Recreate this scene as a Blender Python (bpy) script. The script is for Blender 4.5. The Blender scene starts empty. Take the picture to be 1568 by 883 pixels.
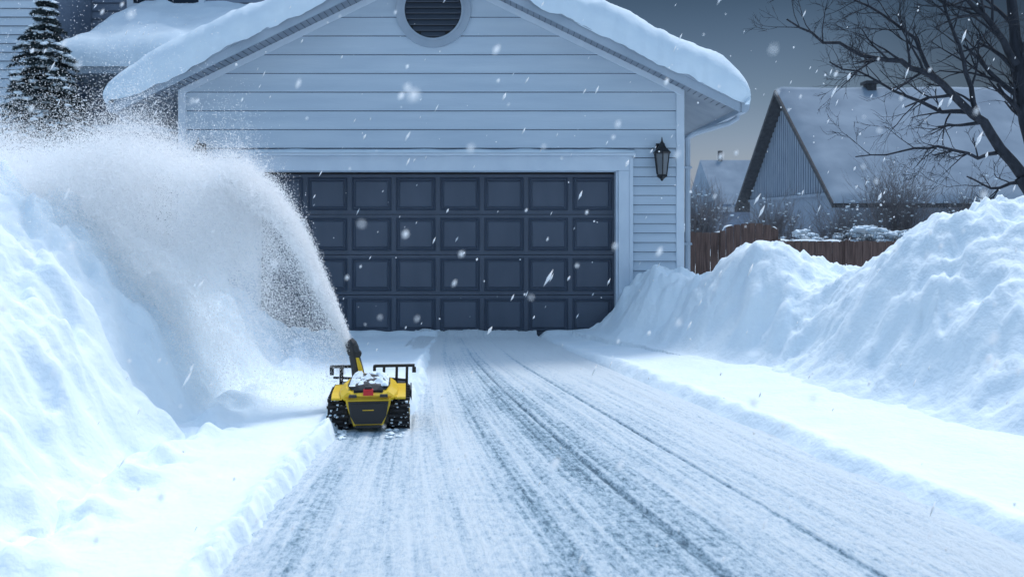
import bpy, bmesh, math, random
import numpy as np
from mathutils import Vector, Matrix, noise as mnoise
random.seed(7); rng=np.random.default_rng(7)
scene=bpy.context.scene
F=1400.0; CX=784.0; HY=340.0; CH=1.5
def P(px,py,Y): return ((px-CX)/F*Y, Y, CH+(HY-py)/F*Y)
# ---------------------------------------------------------------- helpers
def link(o,parent=None):
    scene.collection.objects.link(o)
    if parent: o.parent=parent
    return o
def empty(name,loc=(0,0,0)):
    e=bpy.data.objects.new(name,None); e.location=loc; e.empty_display_size=.3
    scene.collection.objects.link(e); return e
def np_mesh(name,V,Q,mat=None,parent=None,smooth=True):
    V=np.asarray(V,dtype=np.float32); Q=np.asarray(Q,dtype=np.int32); k=Q.shape[1]
    me=bpy.data.meshes.new(name)
    me.vertices.add(len(V)); me.vertices.foreach_set('co',V.ravel())
    me.loops.add(Q.size); me.loops.foreach_set('vertex_index',Q.ravel())
    me.polygons.add(len(Q)); me.polygons.foreach_set('loop_start',np.arange(0,Q.size,k,dtype=np.int32))
    me.polygons.foreach_set('loop_total',np.full(len(Q),k,dtype=np.int32))
    if mat: me.materials.append(mat)
    me.update(calc_edges=True)
    if smooth: me.shade_smooth()
    return link(bpy.data.objects.new(name,me),parent)
def grid_quads(nx,ny):
    i=np.arange(nx-1); j=np.arange(ny-1); I,J=np.meshgrid(i,j)
    a=(J*nx+I).ravel(); return np.stack([a,a+1,a+nx+1,a+nx],1)
class MB:
    """collects parts into one mesh"""
    def __init__(s): s.v=[];s.f=[];s.m=[]
    def add(s,v,f,m=0):
        o=len(s.v); s.v+= [tuple(x) for x in v]; s.f+=[tuple(i+o for i in q) for q in f]; s.m+=[m]*len(f)
    def box(s,x0,x1,y0,y1,z0,z1,m=0):
        v=[(x0,y0,z0),(x1,y0,z0),(x1,y1,z0),(x0,y1,z0),(x0,y0,z1),(x1,y0,z1),(x1,y1,z1),(x0,y1,z1)]
        s.add(v,[(0,3,2,1),(4,5,6,7),(0,1,5,4),(1,2,6,5),(2,3,7,6),(3,0,4,7)],m)
    def prism(s,poly,y0,y1,m=0):
        n=len(poly); v=[(x,y0,z) for x,z in poly]+[(x,y1,z) for x,z in poly]
        f=[tuple(range(n)),tuple(range(2*n-1,n-1,-1))]+[((i+1)%n,i,i+n,(i+1)%n+n) for i in range(n)]
        s.add(v,f,m)
    def tube(s,pts,rad,n=8,m=0,cap=True):
        pts=[Vector(p) for p in pts]
        if not hasattr(rad,'__len__'): rad=[rad]*len(pts)
        ref=None; v=[];f=[]
        for i,p in enumerate(pts):
            d=(pts[min(i+1,len(pts)-1)]-pts[max(i-1,0)])
            if d.length<1e-9: d=Vector((0,0,1))
            d.normalize()
            if ref is None:
                ref=Vector((0,0,1)) if abs(d.z)<.9 else Vector((1,0,0))
            a=d.cross(ref).normalized(); b=a.cross(d).normalized(); ref=b
            for k in range(n):
                t=2*math.pi*k/n; v.append(p+(a*math.cos(t)+b*math.sin(t))*rad[i])
        for i in range(len(pts)-1):
            for k in range(n):
                k2=(k+1)%n; f.append((i*n+k,i*n+k2,(i+1)*n+k2,(i+1)*n+k))
        if cap and n>2:
            f.append(tuple(range(n-1,-1,-1))); f.append(tuple((len(pts)-1)*n+k for k in range(n)))
        s.add(v,f,m)
    def obj(s,name,mats,parent=None,smooth=False,bevel=0):
        me=bpy.data.meshes.new(name); me.from_pydata(s.v,[],s.f); 
        for m in mats: me.materials.append(m)
        me.polygons.foreach_set('material_index',s.m); me.update()
        if smooth: me.shade_smooth()
        bm=bmesh.new(); bm.from_mesh(me); bmesh.ops.recalc_face_normals(bm,faces=bm.faces); bm.to_mesh(me); bm.free()
        o=link(bpy.data.objects.new(name,me),parent)
        if bevel:
            b=o.modifiers.new('b','BEVEL'); b.width=bevel; b.segments=2; b.limit_method='ANGLE'; b.angle_limit=math.radians(35)
        return o
# numpy noise
perm=rng.permutation(512); perm=np.concatenate([perm,perm])
ga=rng.random(1024)*2*np.pi; GX=np.cos(ga);GY=np.sin(ga)
def pn(x,y):
    xi=np.floor(x).astype(int); yi=np.floor(y).astype(int); xf=x-xi; yf=y-yi
    u=xf**3*(xf*(xf*6-15)+10); v=yf**3*(yf*(yf*6-15)+10)
    def g(ix,iy,dx,dy):
        h=perm[(perm[ix&511]+iy)&511]; return GX[h]*dx+GY[h]*dy
    a=g(xi,yi,xf,yf); b=g(xi+1,yi,xf-1,yf); c=g(xi,yi+1,xf,yf-1); d=g(xi+1,yi+1,xf-1,yf-1)
    return (a*(1-u)+b*u)*(1-v)+(c*(1-u)+d*u)*v
def fbm(x,y,o=4,g=.5):
    r=0;a=1
    for i in range(o): r=r+a*pn(x*2**i+17.3*i,y*2**i+9.1*i); a*=g
    return r
def ridged(x,y,o=3):
    r=0;a=1
    for i in range(o): r=r+a*(1-2*np.abs(pn(x*2**i+5*i,y*2**i+3*i))); a*=.5
    return r/1.75
def sst(t): t=np.clip(t,0,1); return t*t*(3-2*t)
# ---------------------------------------------------------------- materials
def newmat(name,col=(.8,.8,.8),rough=.6,metal=0,spec=.5):
    m=bpy.data.materials.new(name); m.use_nodes=True; b=m.node_tree.nodes['Principled BSDF']
    b.inputs['Base Color'].default_value=(*col,1); b.inputs['Roughness'].default_value=rough
    b.inputs['Metallic'].default_value=metal; b.inputs['Specular IOR Level'].default_value=spec
    return m
def N(m,t,**k):
    n=m.node_tree.nodes.new(t)
    for a,v in k.items(): setattr(n,a,v)
    return n
def L(m,a,b): m.node_tree.links.new(a,b)
def mth(M,op,a,b_=None,c=None,clamp=False):
    n=N(M,'ShaderNodeMath',operation=op,use_clamp=clamp)
    for i,v in enumerate((a,b_,c)):
        if v is None: continue
        if isinstance(v,(int,float)): n.inputs[i].default_value=v
        else: L(M,v,n.inputs[i])
    return n.outputs[0]
def noisy(m,c1,c2,scale=5,stretch=(1,1,1),bump=.2,bscale=None,detail=6,dist=.02,lo=.3,hi=.7,rvar=None):
    b=m.node_tree.nodes['Principled BSDF']
    tc=N(m,'ShaderNodeTexCoord'); mp=N(m,'ShaderNodeMapping'); mp.inputs['Scale'].default_value=stretch
    L(m,tc.outputs['Object'],mp.inputs[0])
    n=N(m,'ShaderNodeTexNoise'); n.inputs['Scale'].default_value=scale; n.inputs['Detail'].default_value=detail
    L(m,mp.outputs[0],n.inputs['Vector'])
    r=N(m,'ShaderNodeValToRGB'); r.color_ramp.elements[0].position=lo; r.color_ramp.elements[1].position=hi
    r.color_ramp.elements[0].color=(*c1,1); r.color_ramp.elements[1].color=(*c2,1)
    L(m,n.outputs['Fac'],r.inputs[0]); L(m,r.outputs[0],b.inputs['Base Color'])
    if bump:
        n2=N(m,'ShaderNodeTexNoise'); n2.inputs['Scale'].default_value=bscale or scale*4; n2.inputs['Detail'].default_value=8
        L(m,mp.outputs[0],n2.inputs['Vector'])
        bp=N(m,'ShaderNodeBump'); bp.inputs['Strength'].default_value=bump; bp.inputs['Distance'].default_value=dist
        L(m,n2.outputs['Fac'],bp.inputs['Height']); L(m,bp.outputs[0],b.inputs['Normal'])
    return m
M_snow=noisy(newmat('snow',rough=.75,spec=.25),(.75,.86,.94),(.82,.91,.965),3,bump=.5,bscale=22,dist=.022)
M_roofsnow=noisy(newmat('roof_snow',rough=.8,spec=.2),(.64,.76,.86),(.72,.83,.91),3,bump=.3,bscale=14)
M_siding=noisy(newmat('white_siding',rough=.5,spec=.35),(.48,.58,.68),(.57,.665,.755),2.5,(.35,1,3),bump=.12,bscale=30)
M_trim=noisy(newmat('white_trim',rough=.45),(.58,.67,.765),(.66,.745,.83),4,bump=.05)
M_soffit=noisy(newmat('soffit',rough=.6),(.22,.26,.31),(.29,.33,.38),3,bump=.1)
M_fascia=noisy(newmat('fascia_grey',rough=.5),(.30,.37,.45),(.39,.46,.54),3,(1,1,1),bump=.08)
M_door=noisy(newmat('slate_door_paint',rough=.42),(.062,.082,.118),(.085,.107,.148),3,(1,1,.3),bump=.06,bscale=60)
M_black=newmat('black_metal',(.012,.013,.015),.4)
M_glass=newmat('lantern_glass',(.12,.14,.16),.08)
M_window=newmat('window_glass',(.02,.03,.045),.08)
M_vent=newmat('vent_dark',(.04,.055,.08),.55)
M_seam=newmat('painted_lap_shadow',(.12,.15,.20),.8)  # dark colour painted in for the shadow lines under the siding laps
M_shingle=noisy(newmat('dark_shingle',rough=.9),(.03,.034,.04),(.06,.065,.075),8,bump=.4)
M_darkwall=noisy(newmat('grey_wall',rough=.7),(.17,.22,.30),(.24,.29,.37),3,(.4,1,2),bump=.2)
M_wood=noisy(newmat('fence_wood',rough=.85),(.07,.045,.04),(.17,.11,.095),5,(6,6,.5),bump=.5,bscale=8)
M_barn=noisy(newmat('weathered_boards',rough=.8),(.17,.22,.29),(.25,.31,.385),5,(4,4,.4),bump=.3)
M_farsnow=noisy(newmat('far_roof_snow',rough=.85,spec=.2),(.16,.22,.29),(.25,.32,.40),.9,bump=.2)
M_bark=noisy(newmat('bark',rough=.95),(.010,.013,.02),(.03,.036,.05),12,(1,1,.3),bump=.5)
M_twig=noisy(newmat('shrub_twig',rough=.95),(.10,.10,.11),(.20,.19,.20),8,bump=0)
M_needle=noisy(newmat('spruce_needles',rough=.8),(.010,.022,.028),(.035,.06,.065),6,bump=0)
M_yellow=noisy(newmat('yellow_paint',rough=.35),(.74,.48,.013),(.82,.56,.025),8,bump=.03)
M_rubber=noisy(newmat('track_rubber',rough=.85),(.010,.010,.011),(.028,.028,.03),20,bump=.4)
M_plast=noisy(newmat('dark_plastic',rough=.5),(.018,.02,.023),(.032,.034,.038),14,bump=.1)
M_grey=newmat('grey_plastic',(.22,.23,.25),.5)
M_red=newmat('red_plastic',(.6,.015,.02),.3)
M_flake=bpy.data.materials.new('airborne_snow'); M_flake.use_nodes=True; nt=M_flake.node_tree; nt.nodes.clear()
o=nt.nodes.new('ShaderNodeOutputMaterial'); d=nt.nodes.new('ShaderNodeBsdfDiffuse'); t=nt.nodes.new('ShaderNodeBsdfTranslucent'); mx=nt.nodes.new('ShaderNodeMixShader')
d.inputs[0].default_value=(.98,.985,.99,1); t.inputs[0].default_value=(.98,.985,.99,1); mx.inputs[0].default_value=.5
nt.links.new(d.outputs[0],mx.inputs[1]); nt.links.new(t.outputs[0],mx.inputs[2]); nt.links.new(mx.outputs[0],o.inputs[0])
# ---------------------------------------------------------------- terrain
def Ledge(Y): return -1.2+.46*sst((Y-6.75)/.5)-.12*sst((Y-8)/2)
def Redge(Y): return np.interp(Y,[0,4.12,7,10.2,11.9],[3.35,2.31,1.55,.66,.25])
def LF(Y): return np.interp(Y,[0,4,7,9.5,11.8],[-2.35,-2.26,-2.28,-2.35,-2.85])
def RF(Y): return np.interp(Y,[0,4,5.5,8.4,10.5,11.8],[4.4,3.75,3.1,2.2,1.45,.75])
def ground_z(X,Y):
    nse=.05*fbm(X*1.8,Y*1.8,3)+.035*pn(X*9,Y*9)+.025*pn(X*25,Y*25)
    nsr=.05*fbm(X*1.5,Y*1.5,3)+.02*pn(X*7,Y*7)+.012*pn(X*22,Y*22)
    Lx=Ledge(Y)+nse; Rx=Redge(Y)+nsr
    left=sst((Lx-X)/.10); right=sst((X-Rx)/.24)
    fade=1-.75*sst((Y-9.0)/1.8)
    base=(.055+.02*fbm(X*.9,Y*.9,4)+.007*fbm(X*5,Y*5,3))*fade+.004
    rid=(.030*np.exp(-((X-Rx-.20)/.11)**2)*(1+1.0*pn(X*6,Y*6))+.045*np.exp(-((Lx-.10-X)/.08)**2)*(1+2*pn(X*9,Y*9)))*fade
    shelf=.07*sst((X-Rx-.2)/1.2)
    foot=np.exp(-((X-LF(Y)-.12)/.22)**2)*(.03+.13*np.clip(pn(X*4,Y*3)+.6*pn(X*9,Y*8),-.4,1))
    fp=-.06*np.clip(fbm(X*4.2,Y*3.1,2)-.12,0,.4)*3*np.exp(-((X-LF(Y)-.05)/.35)**2)*(Y<6.5)
    z=(base+rid+shelf+foot+fp)*np.maximum(left,right)-.06*(1-np.maximum(left,right))
    z=z+.05*(1+.6*pn(X*4,Y*0+3))*np.exp(-((Y-12.06)/.16)**2)*np.maximum(left,right)
    return z
def coords(a,b,st,lo,hi):
    c=list(np.arange(a,b+1e-6,st)); s=st
    x=b
    while x<hi: s*=1.25; x+=s; c.append(x)
    s=st; x=a
    while x>lo: s*=1.25; x-=s; c.insert(0,x)
    return np.array(c)
gx=coords(-3.2,4.6,.024,-400,400); gy=coords(2.6,12.3,.030,-60,700)
X,Y=np.meshgrid(gx,gy); Z=ground_z(X,Y)
far=np.clip((np.hypot(X,Y-8)-9)/5,0,1); Z=Z*(1-far)+far*(.12)
inside=(X>-4.5)&(X<2.3)&(Y>12.20)&(Y<20); Z[inside]=-.06
np_mesh('snow_covered_ground',np.stack([X.ravel(),Y.ravel(),Z.ravel()],1),grid_quads(len(gx),len(gy)),M_snow)
def bank_detail(X,Y,seed=0,k=1.0):
    wx=.35*fbm(X*.9+seed,Y*.9,3); wy=.35*fbm(X*.9,Y*.9+seed+40,3)
    a=.24*fbm(X*.8+wx,Y*.8+wy+seed,3)
    b=.13*(ridged((X+wx)*1.5+seed,(Y+wy)*1.5,3))
    c=.085*fbm((X+wx)*3.6,(Y+wy)*3.6,4,.55)
    cl=np.clip(pn(X*6+seed,Y*6)+.3*pn(X*13,Y*13)-.05,0,1)**.7*.07
    e=.022*fbm(X*15,Y*15,3)
    return a+b-.06+c+cl+e
def lbank(X,Y):
    t=(LF(Y)+.14*fbm(X*2,Y*2,3)-X)
    H=np.interp(Y,[0,3,5,7,8.5,9.6,10.6,11.8],[1.5,1.6,1.75,1.85,1.6,1.2,1.0,.7])
    h=H*(1-np.exp(-(np.clip(t,0,9)/.95)**1.25))
    m=sst(t/.4)
    run=.15*ridged((Y+.35*fbm(X,Y,2))*2.2,X*.55+4,3)*m*np.exp(-((t-.9)/1.0)**2)
    return np.where(t>0,h+(bank_detail(X,Y,3)*m*1.15)+run,-.12+0*t)+.07
def rbank(X,Y):
    t=(X-RF(Y)+.12*fbm(X*1.3,Y*1.3,3))
    m=sst(t/.6)
    def g(cx,cy,rx,ry,h): return h*np.exp(-(((X-cx)/rx)**2+((Y-cy)/ry)**2)**1.3)
    h=.30*(1-np.exp(-np.clip(t,0,9)/.7))
    pk=[g(1.72,10.9,.72,1.0,.68),g(2.65,9.9,.85,1.0,.86),g(3.65,10.1,.8,.9,.56),g(3.95,8.0,1.0,1.5,.98),g(4.9,7.6,1.3,1.9,1.08),g(4.3,5.9,.9,1.2,.5),g(5.2,9.8,1.3,1,.7)]
    k=np.zeros_like(X)
    for p in pk: k=k+p**3
    h=h+k**(1/3)
    run=.09*ridged((Y+X*.5+.35*fbm(X,Y,2))*2.0,(X-Y*.5)*.5+4,3)*m
    return np.where(t>0,h*sst(t/.9)+bank_detail(X*1.2,Y*1.2,11)*m*.8+run,-.12+0*t)+.09
bx=np.concatenate([np.arange(-9,-4.6,.06),np.arange(-4.6,-2.0,.022)]); by=np.arange(2.2,11.93,.026)
X,Y=np.meshgrid(bx,by); Z=lbank(X,Y)
np_mesh('snow_bank',np.stack([X.ravel(),Y.ravel(),Z.ravel()],1),grid_quads(len(bx),len(by)),M_snow)
bx=np.concatenate([np.arange(.5,5.2,.024),np.arange(5.2,9.5,.07)]); by=np.arange(3.0,11.95,.028)
X,Y=np.meshgrid(bx,by); Z=rbank(X,Y)
np_mesh('snow_bank.001',np.stack([X.ravel(),Y.ravel(),Z.ravel()],1),grid_quads(len(bx),len(by)),M_snow)
# ---------------------------------------------------------------- driveway
us=np.linspace(-.04,1.05,420); ys=np.concatenate([np.arange(1.2,8,.02),np.arange(8,12.16,.03)])
U,Yv=np.meshgrid(us,ys); Lr=-1.22; Rr=Redge(Yv)
Xd=Lr+(Rr-Lr)*U
U0=U-.03*(7-Yv)*np.sin(np.pi*np.clip(U,0,1))
Zd=.006*pn(U0*38,Yv*.5)+.004*pn(U0*90,Yv*1.2)+.005*fbm(Xd*14,Yv*10,3)+.010*np.clip(pn(U0*14+3,Yv*.3),-.5,.5)
lug=.003*np.sin(Yv*60)*np.clip(pn(U0*12,Yv*.25)*2,0,1); Zd=Zd+lug
Zd=Zd+sst((Yv-9.6)/1.5)*(.022+.02*fbm(Xd*2.5,Yv*2.5,4))+(.05+.03*pn(Xd*4,Yv*0+3))*np.exp(-((Yv-12.06+.05*pn(Xd*3,Yv*0))/.16)**2)
for ug,wg,dg in((.505,.007,.018),(.163,.004,.009),(.72,.007,.013),(.33,.005,.010),(.385,.004,.009),(.60,.004,.007)): Zd=Zd-dg*np.exp(-((U0-ug-.006*pn(Yv*.6,Yv*0+ug*50))/wg)**2)*(1-sst((Yv-9.5)/1.2))
dr=np_mesh('driveway',np.stack([Xd.ravel(),Yv.ravel(),Zd.ravel()],1),grid_quads(len(us),len(ys)))
uvl=dr.data.uv_layers.new(name='UVMap'); li=np.zeros(len(dr.data.loops),dtype=np.int32); dr.data.loops.foreach_get('vertex_index',li)
uvl.data.foreach_set('uv',np.stack([U0.ravel()[li],Yv.ravel()[li]],1).astype(np.float32).ravel())
M=newmat('packed_snow_ice',rough=.55,spec=.4); b=M.node_tree.nodes['Principled BSDF']
uv=N(M,'ShaderNodeUVMap'); uv.uv_map='UVMap'; tc=N(M,'ShaderNodeTexCoord')
def mapn(src,sc,scale,detail=6,rough=.6):
    mp=N(M,'ShaderNodeMapping'); mp.inputs['Scale'].default_value=sc; L(M,src,mp.inputs[0])
    n=N(M,'ShaderNodeTexNoise'); n.inputs['Scale'].default_value=scale; n.inputs['Detail'].default_value=detail; n.inputs['Roughness'].default_value=rough
    L(M,mp.outputs[0],n.inputs['Vector']); return n.outputs['Fac']
def math_(op,a,b_=None,c=None,clamp=False): return mth(M,op,a,b_,c,clamp)
s1=mapn(uv.outputs[0],(34,.22,1),1,5); s2=mapn(uv.outputs[0],(110,.7,1),1,4); s3=mapn(tc.outputs['Object'],(1,.6,1),26,8,.75); s4=mapn(tc.outputs['Object'],(1,.7,1),1.6,3)
s5=mapn(tc.outputs['Object'],(1,.5,1),75,4,.8)
sx=N(M,'ShaderNodeSeparateXYZ'); L(M,uv.outputs[0],sx.inputs[0])
ur=N(M,'ShaderNodeValToRGB'); cr=ur.color_ramp; cr.interpolation='EASE'
pts=[(0,.66),(.04,.54),(.1,.66),(.25,.74),(.33,.38),(.40,.44),(.492,.30),(.503,-.12),(.514,.32),(.58,.54),(.66,.68),(.712,.58),(.722,.12),(.732,.6),(.82,.76),(.93,.80),(1,.95)]
cr.elements[0].position=0; cr.elements[0].color=(pts[0][1],)*3+(1,); cr.elements[1].position=1; cr.elements[1].color=(pts[-1][1],)*3+(1,)
for p,v in pts[1:-1]: e=cr.elements.new(p); e.color=(max(v,0),)*3+(1,)
L(M,sx.outputs[0],ur.inputs[0])
yr=N(M,'ShaderNodeMapRange'); yr.inputs[1].default_value=8.2; yr.inputs[2].default_value=11.2; yr.inputs[3].default_value=0; yr.inputs[4].default_value=.6; L(M,sx.outputs[1],yr.inputs[0])
v=math_('ADD',ur.outputs[0],yr.outputs[0])
for s__,k__ in((s1,1.3),(s2,.9),(s3,1.9),(s5,1.0),(s4,.55)): v=math_('ADD',v,math_('MULTIPLY',math_('SUBTRACT',s__,.5),k__))
rr=N(M,'ShaderNodeValToRGB'); cr=rr.color_ramp; cr.elements[0].position=.0; cr.elements[0].color=(.09,.17,.24,1); cr.elements[1].position=.85; cr.elements[1].color=(.80,.89,.95,1)
e=cr.elements.new(.25); e.color=(.32,.47,.59,1); e=cr.elements.new(.5); e.color=(.60,.735,.845,1)
L(M,v,rr.inputs[0]); L(M,rr.outputs[0],b.inputs['Base Color'])
bp=N(M,'ShaderNodeBump'); bp.inputs['Strength'].default_value=.8; bp.inputs['Distance'].default_value=.02; L(M,v,bp.inputs['Height']); L(M,bp.outputs[0],b.inputs['Normal'])
dr.data.materials.append(M)
# ---------------------------------------------------------------- house
house=empty('house'); XC=-1.06; WY=12.0; SL=.485; HS=3.92; HW=3.28
WL=XC-HW; WR=XC+HW
def zu(x): return 2.93+SL*(HS-abs(x-XC))
DL,DR,DT=(395-784)/116.7,(943-784)/116.7,2.14
TL,TR=DL-.2,DR+.21
mb=MB()
mb.box(WL,DL-.05,WY,WY+.15,-.06,2.5); mb.box(DR+.05,WR,WY,WY+.15,-.06,2.5)
mb.prism([(WL,2.5),(WR,2.5),(WR,zu(WR)),(XC,zu(XC)),(WL,zu(WL))],WY,WY+.15)
mb.box(DL-.05,DR+.05,WY,WY+.15,DT+.02,2.5)
mb.box(WL,WL+.15,WY+.15,19,-.06,zu(WL)); mb.box(WR-.15,WR,WY+.15,19,-.06,zu(WR))
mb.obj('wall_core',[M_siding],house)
sd=MB()
def board(xl0,xr0,xl1,xr1,z0,z1,fy=WY,g=.011):
    a=fy-.034; c=fy-.010
    sd.add([(xl0,a,z0+g),(xr0,a,z0+g),(xr1,c,z1),(xl1,c,z1),(xl0,fy-.004,z0+g),(xr0,fy-.004,z0+g)],[(0,1,2,3),(4,5,1,0)])
    sd.add([(xl0,fy-.006,z0-.002),(xr0,fy-.006,z0-.002),(xr0,fy-.006,z0+g+.004),(xl0,fy-.006,z0+g+.004)],[(0,1,2,3)],1)  # dark strip in the lap gap, painted shadow line
z=.0
while z<2.30:
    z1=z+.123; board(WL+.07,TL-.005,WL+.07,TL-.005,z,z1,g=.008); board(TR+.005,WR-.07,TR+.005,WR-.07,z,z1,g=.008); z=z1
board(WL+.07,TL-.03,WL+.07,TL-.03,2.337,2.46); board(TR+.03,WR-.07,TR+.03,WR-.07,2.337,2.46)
z=2.46
while z<4.9:
    z1=z+.245
    def lim(zz):
        h=HS-(zz-2.93)/SL; return min(HW-.07,h)
    a0=lim(z);a1=lim(z1)
    if a1<=.05: 
        a1=.02
        if a0<=.05: break
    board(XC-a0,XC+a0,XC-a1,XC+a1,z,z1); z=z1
for i in range(26):
    z0=i*.123; sd.add([(WR+.022,WY+.02,z0),(WR+.022,19,z0),(WR+.004,19,z0+.123),(WR+.004,WY+.02,z0+.123)],[(0,1,2,3)])
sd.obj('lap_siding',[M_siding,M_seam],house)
tr=MB()
tr.box(WL-.03,WL+.07,WY-.04,WY+.06,0,zu(WL)-.002); tr.box(WR-.07,WR+.035,WY-.04,WY+.06,0,zu(WR)-.002)
tr.box(TL,DL-.0,WY-.05,WY+.22,0,DT+.03); tr.box(DR+.03,TR,WY-.05,WY+.02,0,DT+.03); tr.box(DR,DR+.028,WY-.02,WY+.22,0,DT+.028)
tr.box(TL,TR,WY-.05,WY+.22,DT+.032,2.36)
tr.box(TL-.02,TL+.03,WY-.062,WY-.051,0,2.34); tr.box(TR-.035,TR+.01,WY-.062,WY-.051,0,2.34)
tr.box(TL-.05,TR+.04,WY-.10,WY-.0,2.362,2.40); tr.box(TL-.03,TR+.02,WY-.075,WY,2.402,2.425)
for sgn in (-1,1):
    p=[(XC+sgn*HW,zu(XC+HW)),(XC,zu(XC)),(XC,zu(XC)-.09),(XC+sgn*HW,zu(XC+HW)-.09)]
    tr.prism(p,WY-.055,WY-.038)
tr.obj('trim',[M_trim],house,bevel=.004)
sn=MB()
n=60; vs=[];fs=[]
for i in range(n+1):
    x=TL-.04+(TR-TL+.07)*i/n; h=.022+.014*mnoise.noise((x*3,0,0)); e=min(1,min(i,n-i)/2+.3)
    vs+= [(x,WY-.105,2.401),(x,WY-.10,2.401+h*e),(x,WY-.05,2.43+h*e),(x,WY-.0,2.43+h*e*1.2)]
    if i<n: fs+= [(i*4+k,(i+1)*4+k,(i+1)*4+k+1,i*4+k+1) for k in range(3)]
sn.add(vs,fs); sn.obj('cornice_snow',[M_roofsnow],house,smooth=True)
cvx,cvz=XC+.03,4.27
def ring(r0,r1,y0,y1,n=64):
    v=[];f=[]
    for i in range(n):
        a=2*math.pi*i/n; c,s=math.cos(a),math.sin(a)
        v+=[(cvx+r0*c,y0,cvz+r0*s),(cvx+r1*c,y0,cvz+r1*s),(cvx+r1*c,y1,cvz+r1*s),(cvx+r0*c,y1,cvz+r0*s)]
    for i in range(n):
        j=(i+1)%n; f+=[(i*4+k,j*4+k,j*4+(k+1)%4,i*4+(k+1)%4) for k in range(4)]
    return v,f
rg=MB(); rg.add(*ring(.385,.49,WY-.07,WY+.01)); rg.add(*ring(.372,.40,WY-.085,WY-.02)); rg.obj('vent_ring',[M_fascia],house)
vm=MB(); v=[(cvx+.39*math.cos(2*math.pi*i/48),WY-.041,cvz+.39*math.sin(2*math.pi*i/48)) for i in range(48)]; vm.add(v,[tuple(range(48))])
for i in range(9):
    z0=-.34+i*.075; hw=math.sqrt(max(.001,.375**2-max(abs(z0),abs(z0+.05))**2))
    vm.add([(cvx-hw,WY-.07,cvz+z0),(cvx+hw,WY-.07,cvz+z0),(cvx+hw,WY-.044,cvz+z0+.06),(cvx-hw,WY-.044,cvz+z0+.06),(cvx-hw,WY-.066,cvz+z0-.012),(cvx+hw,WY-.066,cvz+z0-.012)],[(0,1,2,3),(4,5,1,0)],1)
vm.obj('vent_louvres',[M_black,M_vent],house)
gd=MB(); DY=WY+.16; cw=(DR-DL)/8; rh=DT/4
def quadframe(x0,x1,z0,z1,w,ya,yb):
    o_=[(x0,z0),(x1,z0),(x1,z1),(x0,z1)]; i_=[(x0+w,z0+w),(x1-w,z0+w),(x1-w,z1-w),(x0+w,z1-w)]
    v=[(x,ya,z) for x,z in o_]+[(x,yb,z) for x,z in i_]
    return v,[(k,(k+1)%4,(k+1)%4+4,k+4) for k in range(4)]
for r in range(4):
    z0=r*rh; z1=z0+rh-.008
    gd.box(DL,DR,DY,DY+.05,z0,z1)
    for c in range(8):
        x0=DL+c*cw+.035; x1=DL+(c+1)*cw-.035; a=z0+.055; b_=z1-.045
        gd.add(*quadframe(x0,x1,a,b_,.012,DY-.001,DY-.022))
        gd.add(*quadframe(x0+.012,x1-.012,a+.012,b_-.012,.014,DY-.022,DY-.002))
        gd.add(*quadframe(x0+.034,x1-.034,a+.034,b_-.034,.02,DY-.002,DY-.018))
        gd.add([(x0+.054,DY-.018,a+.054),(x1-.054,DY-.018,a+.054),(x1-.054,DY-.018,b_-.054),(x0+.054,DY-.018,b_-.054)],[(0,1,2,3)])
        gd.add(*quadframe(x0-.006,x1+.006,a-.006,b_+.006,.006,DY-.0015,DY-.0015),m=1)
gd.obj('garage_door',[M_door,M_vent],house)
mb=MB(); mb.box(DL-.02,DR+.02,DY+.06,DY+.08,-.05,DT+.05); mb.obj('door_backing',[M_black],house)
rf=MB(); RY0=11.52; RY1=19.4
for sgn in (-1,1):
    xe=XC+sgn*HS
    rf.prism([(XC,zu(XC)),(xe,zu(xe)),(xe,zu(xe)+.12),(XC,zu(XC)+.12)],RY0+.03,RY1,0)
    xe2=XC+sgn*(HS+.03)
    rf.prism([(XC,zu(XC)-.035),(xe2,zu(xe)-.05),(xe2,zu(xe)+.09),(XC,zu(XC)+.105)],RY0,RY0+.029,1)
    rf.prism([(XC,zu(XC)+.08),(xe2,zu(xe)+.065),(xe2,zu(xe)+.125),(XC,zu(XC)+.14)],RY0-.025,RY0-.001,1)
    for k in range(52):
        t=k/52; x=XC+sgn*(HS-.05)*t; rf.box(x-.003,x+.003,RY0+.03,WY-.06,zu(x)-.006,zu(x)-.001,2)
    rf.box(min(xe,xe+sgn*.02),max(xe,xe+sgn*.02),RY0+.03,RY1,zu(xe)-.06,zu(xe)+.1,1)
    g0=xe+sgn*.022; g1=xe+sgn*.13
    prof_=[(g0,zu(xe)+.07),(g0,zu(xe)-.05),(g1-sgn*.03,zu(xe)-.05),(g1,zu(xe)-.01),(g1+sgn*.012,zu(xe)+.07)]
    if sgn<0: prof_=prof_[::-1]
    rf.prism(prof_,RY0+.0,RY1,1)
rf.obj('roof',[M_soffit,M_fascia,M_vent],house)
ds=MB()
for sgn in (-1,1):
    xe=XC+sgn*(HS+.05); xw=XC+sgn*(HW+.085)
    ds.tube([(xe,11.8,2.9),(xe,11.8,2.84),(xe-sgn*.1,11.85,2.78),(xw+sgn*.08,11.97,2.66),(xw,12.0,2.6),(xw,12.0,0)],.036,8)
    for z in (2.2,1.2): ds.box(xw-.05,xw+.05,11.955,12.03,z,z+.03)
ds.obj('downspout',[M_fascia],house,smooth=False)
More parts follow.
